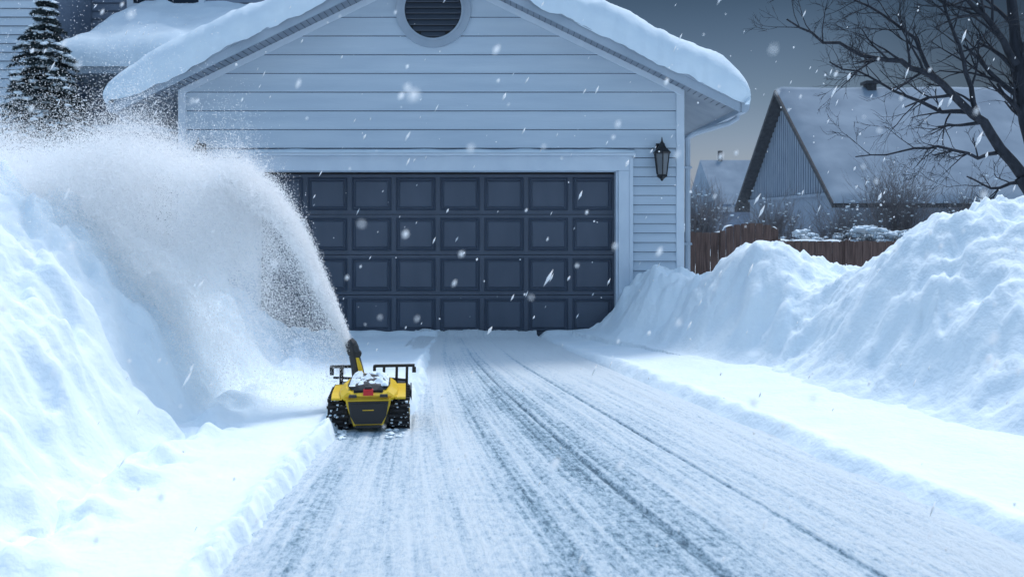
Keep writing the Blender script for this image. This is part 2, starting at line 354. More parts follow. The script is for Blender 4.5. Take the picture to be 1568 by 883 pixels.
def roof_snow(name,x0,x1,y0,y1,zf,T,r,seed,nx=260,parent=house,mat=M_roofsnow,droop=.05):
    e=1-np.cos(np.linspace(0,np.pi/2,14)); 
    xs=np.concatenate([x0+e*r,np.linspace(x0+r,x1-r,nx)[1:-1],x1-e[::-1]*r])
    ysn=np.concatenate([y0+e*r,np.arange(y0+r+.06,y1-r,.12),y1-e[::-1]*r])
    X,Y=np.meshgrid(xs,ysn)
    d=np.minimum.reduce([X-x0,x1-X]); d2=np.minimum(Y-y0,y1-Y)
    def rd(d): q=np.clip(d/r,0,1); return np.sqrt(np.clip(1-(1-q)**2,0,1))
    th=T*(1+.30*fbm(X*.9+seed,Y*.6,3)+.09*fbm(X*4,Y*4+seed,3))*rd(d)*rd(d2)
    edge=1-rd(d2); 
    Yo=Y-.09*np.sin(np.pi*rd(d2))*(Y<(y0+y1)/2)+.05*fbm(X*2.5+seed,Y*2,4)*(Y<y0+r*2)
    Zs=zf(X)+th-droop*edge*(1+1.4*fbm(X*3+seed,Y,3))
    Xo=X+np.where(X<(x0+x1)/2,-1,1)*.09*np.sin(np.pi*rd(d))
    return np_mesh(name,np.stack([Xo.ravel(),Yo.ravel(),Zs.ravel()],1),grid_quads(len(xs),len(ysn)),mat,parent)
zf=lambda X:2.93+.12+SL*(HS-np.sqrt((X-XC)**2+.03))
roof_snow('roof_snow',XC-HS-.06,XC+HS+.06,RY0-.03,RY1,zf,.47,.26,5)
wing=MB()
wing.box(-11.5,-3.5,16,16.2,0,8)
wing.box(-11.5,-7.35,14.6,14.8,0,8)
wing.box(-7.55,-7.35,14.8,16,0,8)
wing.obj('wing_wall',[M_darkwall],house)
sd=MB()
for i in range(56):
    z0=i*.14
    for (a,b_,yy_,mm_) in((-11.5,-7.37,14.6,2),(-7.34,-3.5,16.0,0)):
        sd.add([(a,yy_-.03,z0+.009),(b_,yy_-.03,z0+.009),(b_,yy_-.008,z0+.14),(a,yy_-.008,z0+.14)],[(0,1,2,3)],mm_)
        sd.add([(a,yy_-.005,z0),(b_,yy_-.005,z0),(b_,yy_-.005,z0+.01),(a,yy_-.005,z0+.01)],[(0,1,2,3)],1)  # painted shadow strip under each wing lap
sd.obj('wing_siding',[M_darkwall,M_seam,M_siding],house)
w=MB()
w.box(-6.7,-5.35,15.9,15.96,5.2,5.3); w.box(-6.7,-6.6,15.9,15.96,5.3,6.6); w.box(-5.45,-5.35,15.9,15.96,5.3,6.6)
w.box(-6.6,-5.45,15.94,15.962,5.3,6.6,1); w.box(-6.05,-6.0,15.92,15.939,5.3,6.6)
w.box(-7.4,-7.28,14.5,14.57,0,8)
w.box(-6.9,-6.78,14.1,14.22,0,3.75); w.box(-5.0,-4.88,14.1,14.22,0,3.75); w.box(-6.95,-3.8,14.12,14.2,2.9,3.0)
w.box(-6.3,-5.4,15.9,15.96,1.2,2.9); w.box(-6.22,-5.48,15.88,15.899,1.28,2.82,1)
w.obj('wing_trim_and_windows',[M_trim,M_window],house)
pr=MB()
pr.add([(-7.0,13.9,3.88),(-3.3,13.9,3.88),(-3.3,15.97,5.0),(-6.55,15.97,5.0),(-7.0,13.9,3.76),(-3.3,13.9,3.76),(-3.3,15.97,3.76),(-7.0,15.97,3.76)],[(0,1,2,3),(4,7,6,5),(0,4,5,1),(0,3,7,4)],0)
pr.box(-7.04,-3.3,13.78,13.89,3.74,3.86,1)
pr.obj('porch_roof',[M_soffit,M_fascia],house)
xs=np.concatenate([-7.1+.3*(1-np.cos(np.linspace(0,np.pi/2,10))),np.arange(-6.75,-3.2,.06)]); tt=np.concatenate([.15*(1-np.cos(np.linspace(0,np.pi/2,10))),np.linspace(.17,1,24)])
X,T=np.meshgrid(xs,tt); Yp=13.75+T*2.22; x0=-7.1+.5*T
Xp=x0+(X+7.1)*(-3.2-x0)/3.9
q=lambda d,r: np.sqrt(np.clip(1-(1-np.clip(d/r,0,1))**2,0,1))
Zp=3.84+T*1.14+.36*q(T,.15)*q(X+7.1,.3)*(1+.35*fbm(Xp*1.2,Yp,3))
np_mesh('porch_snow',np.stack([Xp.ravel(),Yp.ravel(),Zp.ravel()],1),grid_quads(len(xs),len(tt)),M_roofsnow,house)
# ---------------------------------------------------------------- wall lanterns
def lantern(name,X,Z):
    e=empty(name,(X,WY-.03,Z)); m=MB(); y=-.14
    m.box(-.05,.05,-.02,.0,-.02,.2)
    m.tube([(0,-.01,.12),(0,-.07,.16),(0,-.13,.16)],.012,8)
    def fr(r0,r1,z0,z1,mm=0,n=6):
        v=[];f=[]
        for r,zz in((r0,z0),(r1,z1)):
            for k in range(n): a=math.pi/n+2*math.pi*k/n; v.append((r*math.cos(a),y+r*math.sin(a),zz))
        for k in range(n): f.append((k,(k+1)%n,(k+1)%n+n,k+n))
        f.append(tuple(range(n))); f.append(tuple(range(n,2*n))); m.add(v,f,mm)
    fr(.055,.085,-.2,.06,1); fr(.10,.11,.06,.08); fr(.105,.05,.081,.14); fr(.05,.03,.141,.18); fr(.03,.012,.181,.22); fr(.012,.004,.221,.27)
    fr(.065,.06,-.225,-.2); fr(.03,.06,-.25,-.226); fr(.01,.025,-.28,-.251)
    for k in range(6):
        a=math.pi/6+2*math.pi*k/6; c,s=math.cos(a),math.sin(a)
        m.tube([(.058*c,y+.058*s,-.2),(.088*c,y+.088*s,.062)],.007,5)
    m.obj('lantern_body',[M_black,M_glass,M_grey],e); e.scale=(1.15,1,1.03)
lantern('wall_lantern',1.94,2.32); lantern('wall_lantern.001',-4.06,2.32)
# ---------------------------------------------------------------- robot snow blower
rb=empty('robotic_snow_blower',(-1.03,6.56,.0)); rb.rotation_euler=(0,0,math.radians(6.5))
for nm,x0,x1 in(('track_left',-.29,-.15),('track_right',.15,.29)):
    t=MB(); path=[]
    def arc(cy,cz,r,a0,a1,n):
        for i in range(n+1):
            a=math.radians(a0+(a1-a0)*i/n); path.append((cy+r*math.cos(a),cz+r*math.sin(a)))
    arc(.105,.112,.10,-90,-260,10); arc(.50,.13,.085,80,-60,8); 
    pp=[Vector((a,b_)) for a,b_ in path]; pp.append(pp[0]); Ls=[0]
    for i in range(len(pp)-1): Ls.append(Ls[-1]+(pp[i+1]-pp[i]).length)
    K=44; rs=[]
    for i in range(K):
        s=Ls[-1]*i/K; j=max(j for j in range(len(Ls)) if Ls[j]<=s); j=min(j,len(pp)-2); f_=(s-Ls[j])/(Ls[j+1]-Ls[j]+1e-9); rs.append(pp[j].lerp(pp[j+1],f_))
    c=Vector((.3,.11)); v=[];f=[]
    for p in rs:
        q_=p+(c-p).normalized()*.018
        v+=[(x0,p.x,p.y),(x1,p.x,p.y),(x1,q_.x,q_.y),(x0,q_.x,q_.y)]
    for i in range(K):
        j=(i+1)%K; f+=[(i*4+k,j*4+k,j*4+(k+1)%4,i*4+(k+1)%4) for k in range(4)]
    t.add(v,f,0)
    for i in range(0,K):
        p=rs[i]; tg=(rs[(i+1)%K]-rs[i-1]).normalized(); nn=Vector((tg.y,-tg.x)); 
        if nn.dot(p-c)<0: nn=-nn
        w=(x1-x0)
        segs=[(x0-.006,x0+w*.42),(x1-w*.42,x1+.006)] if i%2 else [(x0+w*.22,x1-w*.22)]
        for a,b_ in segs:
            v=[]
            for h in(0,.020):
                for sx_,sy_ in((a,-1),(b_,-1),(b_,1),(a,1)):
                    q2=p+tg*(.0075*sy_)+nn*h; v.append((sx_,q2.x,q2.y))
            t.add(v,[(0,3,2,1),(4,5,6,7),(0,1,5,4),(1,2,6,5),(2,3,7,6),(3,0,4,7)],0)
    for cy,cz,r in((.105,.112,.078),(.5,.13,.062),(.24,.06,.035),(.33,.06,.035),(.42,.06,.035)):
        t.tube([(x0+.01,cy,cz),(x1-.01,cy,cz)],r,18,2)
        t.tube([(x0-.004,cy,cz),(x1+.004,cy,cz)],r*.4,12,3)
    t.obj(nm,[M_rubber,M_snow,M_plast,M_yellow],rb)
ico=None
def blob(mb,p,r,flat=.55,m=0):
    global ico
    if ico is None:
        bm=bmesh.new(); bmesh.ops.create_icosphere(bm,subdivisions=2,radius=1); ico=([v.co.copy() for v in bm.verts],[tuple(v.index for v in f.verts) for f in bm.faces]); bm.free()
    o_=Vector((random.uniform(0,99),0,0)); sx_,sy_=random.uniform(.8,1.5),random.uniform(.8,1.4)
    mb.add([(p[0]+v.x*r*sx_*(1+.7*mnoise.noise(v*1.5+o_)),p[1]+v.y*r*sy_*(1+.7*mnoise.noise(v*1.7+o_)),p[2]+v.z*r*flat*(1+.7*mnoise.noise(v*1.5+o_))) for v in ico[0]],ico[1],m)
st=MB()
for k in range(70):
    sg=random.choice((-1,1)); a=math.radians(random.uniform(-255,-100)); blob(st,(sg*random.uniform(.155,.285),.105+.108*math.cos(a),.112+.108*math.sin(a)),random.uniform(.003,.010),.9)
for k in range(50):
    sg=random.choice((-1,-1,1)); blob(st,(sg*random.uniform(.12,.27)-.03*(sg<0),random.uniform(-.25,.02),.008),random.uniform(.005,.019),.6)
st.obj('track_snow',[M_snow],rb,smooth=True)
ch=MB()
ch.box(-.145,.145,.03,.6,.05,.19,0)
def trap(wt,wb,zt,zb): return [(-wb,zb),(wb,zb),(wt*.93,(zt*.72+zb*.28)),(wt,zt),(-wt,zt),(-wt*.93,(zt*.72+zb*.28))]
ch.prism(trap(.165,.105,.245,.045),-.02,.05,1)
ch.prism([(-.094,.060),(.094,.060),(.129,.12),(.143,.218),(-.143,.218),(-.129,.12)],-.034,-.021,0)
ch.prism([(-.084,.070),(.084,.070),(.115,.125),(.128,.206),(-.128,.206),(-.115,.125)],-.041,-.0345,2)
ch.box(-.09,.09,-.03,.0,.03,.05,0)
ch.box(-.04,.04,-.0425,-.0412,.157,.163,1)
ch.obj('chassis',[M_plast,M_yellow,M_black],rb,bevel=.006)
def loft(name,secs,mat,smooth=True,bev=0):
    v=[];f=[];k=None
    for y,pr_ in secs:
        k=len(pr_); v+=[(x,y,z) for x,z in pr_]
    for i in range(len(secs)-1):
        for j in range(k):
            j2=(j+1)%k; f.append((i*k+j,i*k+j2,(i+1)*k+j2,(i+1)*k+j))
    f.append(tuple(range(k))); f.append(tuple(range((len(secs)-1)*k,len(secs)*k)))
    m=MB(); m.add(v,f); return m.obj(name,mat,rb,smooth,bev)
def prof(w,zb,zt,sh=.03): return [(-w+.02,zb),(w-.02,zb),(w,zb+.02),(w-.01,zt-sh),(w-.05,zt),(0,zt+.008),(-w+.05,zt),(-w+.01,zt-sh),(-w,zb+.02)]
loft('yellow_shell',[(-.03,prof(.16,.225,.262)),(.0,prof(.19,.222,.285)),(.08,prof(.215,.22,.305)),(.2,prof(.22,.22,.315)),(.42,prof(.20,.22,.315)),(.52,prof(.17,.22,.29))],[M_yellow],False,.008)
loft('top_cover',[(-.012,prof(.10,.265,.288)),(.03,prof(.135,.285,.325)),(.12,prof(.155,.30,.345)),(.40,prof(.15,.30,.345)),(.48,prof(.12,.29,.32))],[M_plast],False,.006)
fd=MB()
for sg in(-1,1):
    pts=[(.03,.222),(.08,.24),(.18,.25),(.40,.25),(.5,.24)]
    for (a,za),(b_,zb) in zip(pts,pts[1:]):
        x0,x1=sorted((sg*.19,sg*.265)); 
        fd.add([(x0,a,za),(x1,a,za),(x1,b_,zb),(x0,b_,zb),(x0,a,za+.014),(x1,a,za+.014),(x1,b_,zb+.014),(x0,b_,zb+.014)],[(0,3,2,1),(4,5,6,7),(0,1,5,4),(1,2,6,5),(2,3,7,6),(3,0,4,7)],0)
fd.obj('fenders',[M_yellow],rb)
lt=MB(); lt.prism([(-.036,.265),(.036,.265),(.034,.308),(-.034,.308)],-.05,-.01,0); lt.prism([(-.028,.31),(.028,.31),(.022,.327),(-.022,.327)],-.035,.0,1)
for sg in(-1,1): lt.prism([(sg*.11-.03,.25),(sg*.11+.03,.25),(sg*.11+.026,.27),(sg*.11-.026,.27)],-.045,-.0,1)
lt.obj('stop_button_and_lights',[M_red,M_plast],rb,bevel=.003)
xs=np.linspace(-.14,.14,60); ysn=np.linspace(.03,.47,90); X,Y=np.meshgrid(xs,ysn)
ed=np.clip(np.minimum(np.minimum(X+.14,.14-X)/.05,np.minimum(Y-.03,.47-Y)/.06),0,1)
Zt=.337+.026*np.sqrt(ed)*(.1+1.6*np.clip(fbm(X*16,Y*16,4)+.24,-.6,1.0))-.018*(1-ed)
np_mesh('snow_dusting',np.stack([X.ravel(),Y.ravel(),Zt.ravel()],1),grid_quads(60,90),M_snow,rb)
bh=MB()
bh.prism([(-.30,.02),(.30,.02),(.30,.16),(.25,.20),(-.25,.20),(-.30,.16)],.66,.95,0)
bh.box(-.312,-.301,.64,.95,.01,.18,0); bh.box(.301,.312,.64,.95,.01,.18,0)
bh.box(-.1,.1,.53,.66,.08,.24,0)
bh.obj('blower_housing',[M_plast,M_yellow],rb,bevel=.008)
br=MB()
zb=.365
for a,b_ in((-.315,-.09),(.02,.335)):
    br.tube([(a,.64,zb-.035),(a,.64,zb),(a+.005,.64,zb+.004),(b_,.64,zb+.004)],.0125,8)
    br.box(a-.008,b_,.627,.653,zb-.006,zb+.012)
for x,z0 in((-.245,.15),(-.235,.25),(-.13,.2),(.09,.2),(.19,.2),(.27,.15)):
    br.tube([(x,.655,z0),(x+.005,.645,zb)],.011,8)
br.tube([(-.3,.66,.28),(-.13,.66,.27)],.01,8); br.tube([(.09,.66,.27),(.28,.66,.25)],.01,8)
br.box(-.325,-.295,.62,.66,zb-.06,zb-.01); br.box(.315,.345,.62,.66,zb-.05,zb-.01)
br.obj('guard_bars',[M_black],rb)
cu=MB()
cu.tube([(-.09,.60,.2),(-.092,.60,.28)],[.075,.07],16,0)
cu.tube([(-.092,.6,.28),(-.1,.6,.30)],[.06,.058],16,1)
cu.tube([(-.1,.6,.28),(-.112,.6,.36),(-.130,.6,.44),(-.145,.6,.50)],[.052,.047,.043,.04],14,0)
cu.tube([(-.075,.565,.30),(-.092,.56,.38),(-.11,.56,.45)],[.02,.018,.012],8,1)
cu.tube([(-.138,.6,.47),(-.148,.6,.515),(-.162,.6,.55),(-.18,.6,.578)],[.045,.05,.047,.038],12,0)
cu.tube([(-.11,.57,.49),(-.13,.57,.545)],[.024,.02],8,0)
cu.box(-.13,-.085,.555,.60,.455,.49,0); cu.tube([(-.105,.55,.475),(-.105,.61,.475)],.028,12,2)
cu.obj('discharge_chute',[M_plast,M_yellow,M_black],rb,bevel=.003)
# ---------------------------------------------------------------- snow plume: airborne grains, real geometry
plume=empty('snow_plume')
def tri_cloud(name,C,size,mat,parent=None):
    n=len(C); d=rng.normal(size=(n,3)); d/=np.linalg.norm(d,axis=1,keepdims=True)
    e=rng.normal(size=(n,3)); e-=d*(e*d).sum(1,keepdims=True); e/=np.linalg.norm(e,axis=1,keepdims=True); f=np.cross(d,e)
    s=size[:,None]
    V=np.stack([C+e*s,C+(-.5*e+.87*f)*s,C+(-.5*e-.87*f)*s],1).reshape(-1,3)
    return np_mesh(name,V,np.arange(3*n).reshape(n,3),mat,parent,smooth=False)
XN,YN=-1.275,7.14
sk=[0,.07,.18,.33,.44,.59,.85,1.11,1.53,2.3,2.9,3.6,4.5]; zk=[.58,.74,.97,1.30,1.50,1.69,1.86,1.94,1.98,1.96,1.90,1.82,1.7]
m=140000; s2=rng.random(m)**1.4*.9; z2=np.interp(s2,sk,zk); w=(.009+.075*s2)
x2=XN-s2-np.abs(rng.normal(size=m))*w*1.2; z2=z2+rng.normal(size=m)*w*.5-.02; y2=YN+rng.normal(size=m)*w*.8
n=3000000
S=rng.random(n)**.8*3.45
zt=np.interp(S,sk,zk)
Lz=np.minimum(.06+1.0*S,1.25)
lift=np.abs(rng.normal(size=n))*.10*S**.6+(rng.random(n)<.12)*rng.exponential(1,n)*.16*np.clip(S,0,1.6)
dz=rng.exponential(1,n)*Lz-lift
fr=fbm(S*1.6+.4*dz,dz*1.6-S*.6,5)
zz=zt-dz+.20*np.minimum(S,1.5)*fbm(S*1.4,dz*.6+5,4)
yy=YN+.10*S+rng.normal(size=n)*(.03+.19*S)
xx=XN-S+rng.normal(size=n)*.012
thin=np.where(dz>.10+.08*S,.22+.78*sst((S-.45)/.85),1.0)
ok=(zz>.05)&(rng.random(n)<np.clip(.72+.7*fr,.3,1)*thin)&(xx>-4.9)
ok&=zz>lbank(xx,yy)-.01
C=np.concatenate([np.stack([x2,y2,z2],1),np.stack([xx,yy,zz],1)[ok]])
print('grains',len(C))
sz=np.clip(rng.lognormal(math.log(.0040),.25,len(C)),.002,.009)
tri_cloud('snow_grains',C,sz,M_flake,plume)
# ---------------------------------------------------------------- falling snow
fl=MB()
def flake(c,s,l):
    dirv=Vector((-.5,-.15+random.uniform(-.2,.2),-1+random.uniform(-.2,.2))).normalized()
    a=dirv.cross(Vector((0,1,0))).normalized()*s; b_=Vector((0,1,0))*s*.7
    v=[c-dirv*l,c+dirv*l]+[c+a*math.cos(k*math.pi/3)*(1+random.uniform(-.25,.25))+b_*math.sin(k*math.pi/3) for k in range(6)]
    fl.add(v,[(0,2+k,2+(k+1)%6) for k in range(6)]+[(1,2+(k+1)%6,2+k) for k in range(6)])
for i in range(1000):
    s=random.choice([.003,.004,.004,.005,.006,.008,.009]); flake(Vector((random.uniform(-6.5,6.5),random.uniform(3.2,11.6),random.uniform(.1,4.8))),s,s*random.choice([1,1.3,3,4.5,6]))
for i in range(190):
    y=random.uniform(.8,3); s=random.uniform(.0018,.0048); flake(Vector((random.uniform(-.62,.62)*y,y,1.5+random.uniform(-.42,.28)*y)),s,s*random.uniform(1,2.6))
fl.obj('falling_snow',[M_flake],smooth=True)
# ---------------------------------------------------------------- neighbour house
nb=empty('house.001'); c=9.5; Yn,Yf_,Ym=26.55,36.5,31.55; ez=2.39; az=5.86; XR=c+16
m=MB()
m.add([(c,Yn,0),(c,Yf_,0),(c,Yf_,ez),(c,Ym,az),(c,Yn,ez),(XR,Yn,0),(XR,Yf_,0),(XR,Yf_,ez),(XR,Ym,az),(XR,Yn,ez)],[(0,1,2,3,4),(5,9,8,7,6),(0,4,9,5),(1,6,7,2)])
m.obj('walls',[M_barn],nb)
m=MB()
yb=Yn+.1
while yb<Yf_-.1:
    top=az-abs(yb-Ym)*(az-ez)/(Ym-Yn)
    if top>ez+.1: m.box(c-.03,c-.002,yb,yb+.12,ez+.0,top-.02)
    yb+=.24
m.box(c-.07,c-.002,Yn,Yf_,ez-.1,ez-.003)
m.obj('board_and_batten',[M_barn],nb)
m=MB(); sl=(az-ez)/(Ym-Yn); ov=.7
for sg,Ye in((-1,Yn-ov),(1,Yf_+ov)):
    z0=ez-sl*ov
    v=[(c-.45,Ye,z0),(XR+.5,Ye,z0),(XR+.5,Ym,az+.02),(c-.45,Ym,az+.02)]; m.add([*v,*[(a,b_,z_+.16) for a,b_,z_ in v]],[(0,1,2,3),(4,5,6,7),(0,1,5,4),(1,2,6,5),(2,3,7,6),(3,0,4,7)],0)
m.obj('roof',[M_shingle],nb)
xs=np.linspace(c-.42,XR+.4,90); ysn=np.concatenate([np.linspace(Yn-ov-.03,Ym,40),np.linspace(Ym+.2,Yf_+ov,30)]); X,Y=np.meshgrid(xs,ysn)
d=np.minimum.reduce([X-xs[0],xs[-1]-X,Y-ysn[0],ysn[-1]-Y]); Zs=az+.15-sl*np.abs(Y-Ym)+.14*q(d,.25)*(1+.35*fbm(X*.5,Y*.5,3))
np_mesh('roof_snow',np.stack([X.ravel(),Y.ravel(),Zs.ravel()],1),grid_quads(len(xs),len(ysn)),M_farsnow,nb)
m=MB(); m.box(12.2,12.5,Ym-.2,Ym+.2,az-.4,az+.38); m.box(12.12,12.58,Ym-.28,Ym+.28,az+.381,az+.48); m.obj('chimney',[M_shingle],nb)
m=MB(); 
for x in(15.2,19.5): m.box(x,x+1.3,Yn-.06,Yn-.01,1.0,2.1,1); m.box(x-.1,x+1.4,Yn-.1,Yn-.061,.9,1.0); m.box(x-.1,x+1.4,Yn-.1,Yn-.061,2.1,2.18)
m.obj('windows',[M_trim,M_window],nb)
n2=empty('house.002'); Yd=46
xa,za=P(1097,240,Yd)[0],P(0,240,Yd)[2]; xb=P(1215,0,Yd)[0]
m=MB(); m.box(xa+.3,xb,Yd,Yd+8,0,2.4); m.obj('walls',[M_darkwall],n2)
m=MB(); v=[(xa,Yd-.5,2.0),(xb+.5,Yd-.5,2.0),(xb+.5,Yd+4,za+.1),(xa,Yd+4,za+.1),(xa,Yd+8.5,2.0),(xb+.5,Yd+8.5,2.0)]
m.add(v,[(0,1,2,3),(3,2,5,4),(0,3,4)],0); m.tube([(xa+1.1,Yd+4,za-.3),(xa+1.1,Yd+4,za+.6)],.13,8,1); m.obj('roof',[M_farsnow,M_shingle],n2)
# ---------------------------------------------------------------- fence
fe=MB(); YF=17.2
def fz(x):
    a,b_=P(1107,0,YF)[0],P(1190,0,YF)[0]
    if x<a: return 1.31
    if x<b_: return 1.35+.13*math.sin(math.pi*(x-a)/(b_-a))**.5
    return 1.15-.02*(x-b_)*.3
x=2.3
while x<11:
    w=.135+random.uniform(-.006,.006); zt_=fz(x+w/2)+random.uniform(-.01,.01); y=YF+random.uniform(-.006,.006)
    fe.prism([(x,0),(x+w,0),(x+w,zt_-.02),(x+w-.02,zt_),(x+.02,zt_),(x,zt_-.02)],y,y+.025); x+=w+.008
for xx_ in [3.0,P(1106,0,YF)[0],P(1190,0,YF)[0],6.3,7.8,9.4]: fe.box(xx_-.05,xx_+.05,YF-.05,YF-.008,0,fz(xx_+.01)+.03)
fe.obj('wooden_fence',[M_wood])
sc=MB()
x=2.3
while x<11:
    l=random.uniform(.3,.9)
    if random.random()<.55:
        k=8; v=[];f=[]
        for i in range(k+1):
            xx_=x+l*i/k; h=.03*math.sin(math.pi*i/k)+.003; zz_=fz(xx_); v+=[(xx_,YF-.01,zz_),(xx_,YF+.012,zz_+h),(xx_,YF+.035,zz_)]
            if i<k: f+=[(i*3,i*3+3,i*3+4,i*3+1),(i*3+1,i*3+4,i*3+5,i*3+2)]
        sc.add(v,f)
    x+=l
sc.obj('fence_snow',[M_snow],bpy.data.objects['wooden_fence'],smooth=True)
# ---------------------------------------------------------------- bare trees and shrubs
def grow(mb,p,d,length,r,depth,spread,seg=4,curl=.18,up=.0,kids=3,n=5,tips=None):
    pts=[Vector(p)]; rad=[r]; dd=Vector(d).normalized()
    for i in range(seg):
        dd=(dd+Vector((random.gauss(0,curl),random.gauss(0,curl),random.gauss(0,curl)+up))).normalized()
        pts.append(pts[-1]+dd*length/seg); rad.append(r*(1-.62*(i+1)/seg))
    mb.tube(pts,rad,n if r>.008 else 3,0,cap=False)
    if tips is not None: tips.append(pts[-1]); tips.append(pts[len(pts)//2])
    if depth>0:
        for k in range(kids):
            i=random.uniform(.25,1)*seg; j=min(int(i),seg-1); q_=pts[j].lerp(pts[j+1],i-j)
            a=(pts[j+1]-pts[j]).normalized(); ax=a.cross(Vector((random.gauss(0,1),random.gauss(0,1),random.gauss(0,1)))).normalized()
            nd=Matrix.Rotation(random.uniform(.5,1)*spread,3,ax)@a
            grow(mb,q_,nd,length*random.uniform(.5,.75),max(.003,rad[j]*.6),depth-1,spread,seg,curl,up,kids,n,tips)
def limb(mb,pix,Y,r0,r1,yj=.0,kids=6,ll=.9,depth=3):
    pts=[Vector(P(a,b_,Y+yj*i)) for i,(a,b_) in enumerate(pix)]
    sm=[]
    for i in range(len(pts)-1):
        for k in range(3): 
            t=k/3; q_=pts[i].lerp(pts[i+1],t)+Vector((random.gauss(0,.015),random.gauss(0,.02),random.gauss(0,.015))); sm.append(q_)
    sm.append(pts[-1]); rr_=[r0+(r1-r0)*(i/(len(sm)-1))**.8 for i in range(len(sm))]
    mb.tube(sm,rr_,8,0,cap=False)
    for k in range(kids):
        i=random.uniform(.18,1)*(len(sm)-1); j=min(int(i),len(sm)-2); a=(sm[j+1]-sm[j]).normalized()
        ax=Vector((random.gauss(0,.35),random.choice((-1,1)),random.gauss(0,.35))).normalized()
        nd=Matrix.Rotation(random.uniform(.4,1.0),3,ax)@a
        grow(mb,sm[j],nd,ll*random.uniform(.6,1.1),max(.008,rr_[j]*.5),depth,.75,4,.13,.02,3)
t=MB(); TY=13.5
limb(t,[(1640,520),(1625,430),(1600,330),(1565,270)],TY,.16,.12,0,0)
limb(t,[(1565,270),(1520,205),(1478,160),(1430,118),(1380,95),(1320,84),(1262,62),(1205,30)],TY,.085,.012,-.12,14,.75)
limb(t,[(1490,172),(1440,170),(1390,150),(1330,120),(1270,95)],TY,.04,.01,.1,10,.6)
limb(t,[(1600,330),(1580,220),(1560,120),(1553,40),(1545,-60),(1530,-160)],TY,.13,.05,.05,12,1.1)
limb(t,[(1556,100),(1520,40),(1480,0),(1440,-50)],TY,.06,.02,-.1,11,.9)
limb(t,[(1540,230),(1500,240),(1440,225),(1380,230),(1310,240)],TY,.035,.008,-.08,10,.5)
limb(t,[(1430,118),(1400,60),(1350,20),(1290,-10)],TY,.035,.012,.1,11,.7)
limb(t,[(1500,180),(1480,110),(1460,50),(1430,-30)],TY,.045,.015,-.12,11,.8)
limb(t,[(1580,250),(1600,150),(1620,40)],TY,.08,.03,.1,6,1.)
limb(t,[(1560,280),(1520,290),(1480,270)],TY,.03,.01,.1,6,.5)
t.obj('bare_tree',[M_bark],smooth=True)
def shrub(name,px,pyb,Y,hpx,wpx,snowamt=40,seed=1):
    random.seed(seed); e=empty(name,(0,0,0)); x0,_,z0=P(px,pyb,Y); z0=.1; H=P(0,pyb-hpx,Y)[2]-z0; W=wpx/F*Y/2
    m=MB(); tips=[]
    for k in range(60):
        a=random.uniform(0,2*math.pi); sp=random.uniform(.05,1); d=Vector((math.cos(a)*sp*W/H*.9,math.sin(a)*sp*W/H*.9,1))
        grow(m,(x0+random.uniform(-.12,.12),Y+random.uniform(-.12,.12),z0),d,H*random.uniform(.6,.82)*d.length*.8,.014,3,.55,5,.07,.03,3,4,tips)
    m.obj('branches',[M_twig],e,smooth=True)
    sb=MB()
    for k in range(snowamt*2): blob(sb,random.choice(tips),random.uniform(.012,.032))
    sb.obj('snow_clumps',[M_roofsnow],e,smooth=True)
shrub('bare_shrub',1375,375,20.5,108,165,60,2)
shrub('bare_shrub.001',1185,375,22,58,130,40,3)
shrub('bare_shrub.002',1075,370,24,70,80,40,4)
shrub('bare_shrub.003',1490,365,19.5,60,110,60,5)
shrub('bare_shrub.004',1290,370,19.5,40,120,60,6)
random.seed(9); m=MB()
for k in range(420):
    px_=random.uniform(1195,1560); Yh=random.uniform(18.2,19.6); x_,_,z_=P(px_,random.uniform(350,378)+ (8 if px_<1280 else 0)+5*math.sin(px_*.07),Yh); blob(m,(x_,Yh,z_),random.uniform(.03,.10))
for k in range(1500):
    px_=random.uniform(1195,1560); Yh=random.uniform(18.2,19.6); x_,_,z_=P(px_,378,Yh)
    d=Vector((random.gauss(0,.6),random.gauss(0,.5),1)).normalized(); l=random.uniform(.12,.42); m.tube([(x_,Yh,.2),Vector((x_,Yh,z_-.1)),Vector((x_,Yh,z_))+d*l],[.01,.006,.002],3,1,cap=False)
m.obj('snowy_hedge',[M_roofsnow,M_twig],smooth=True)
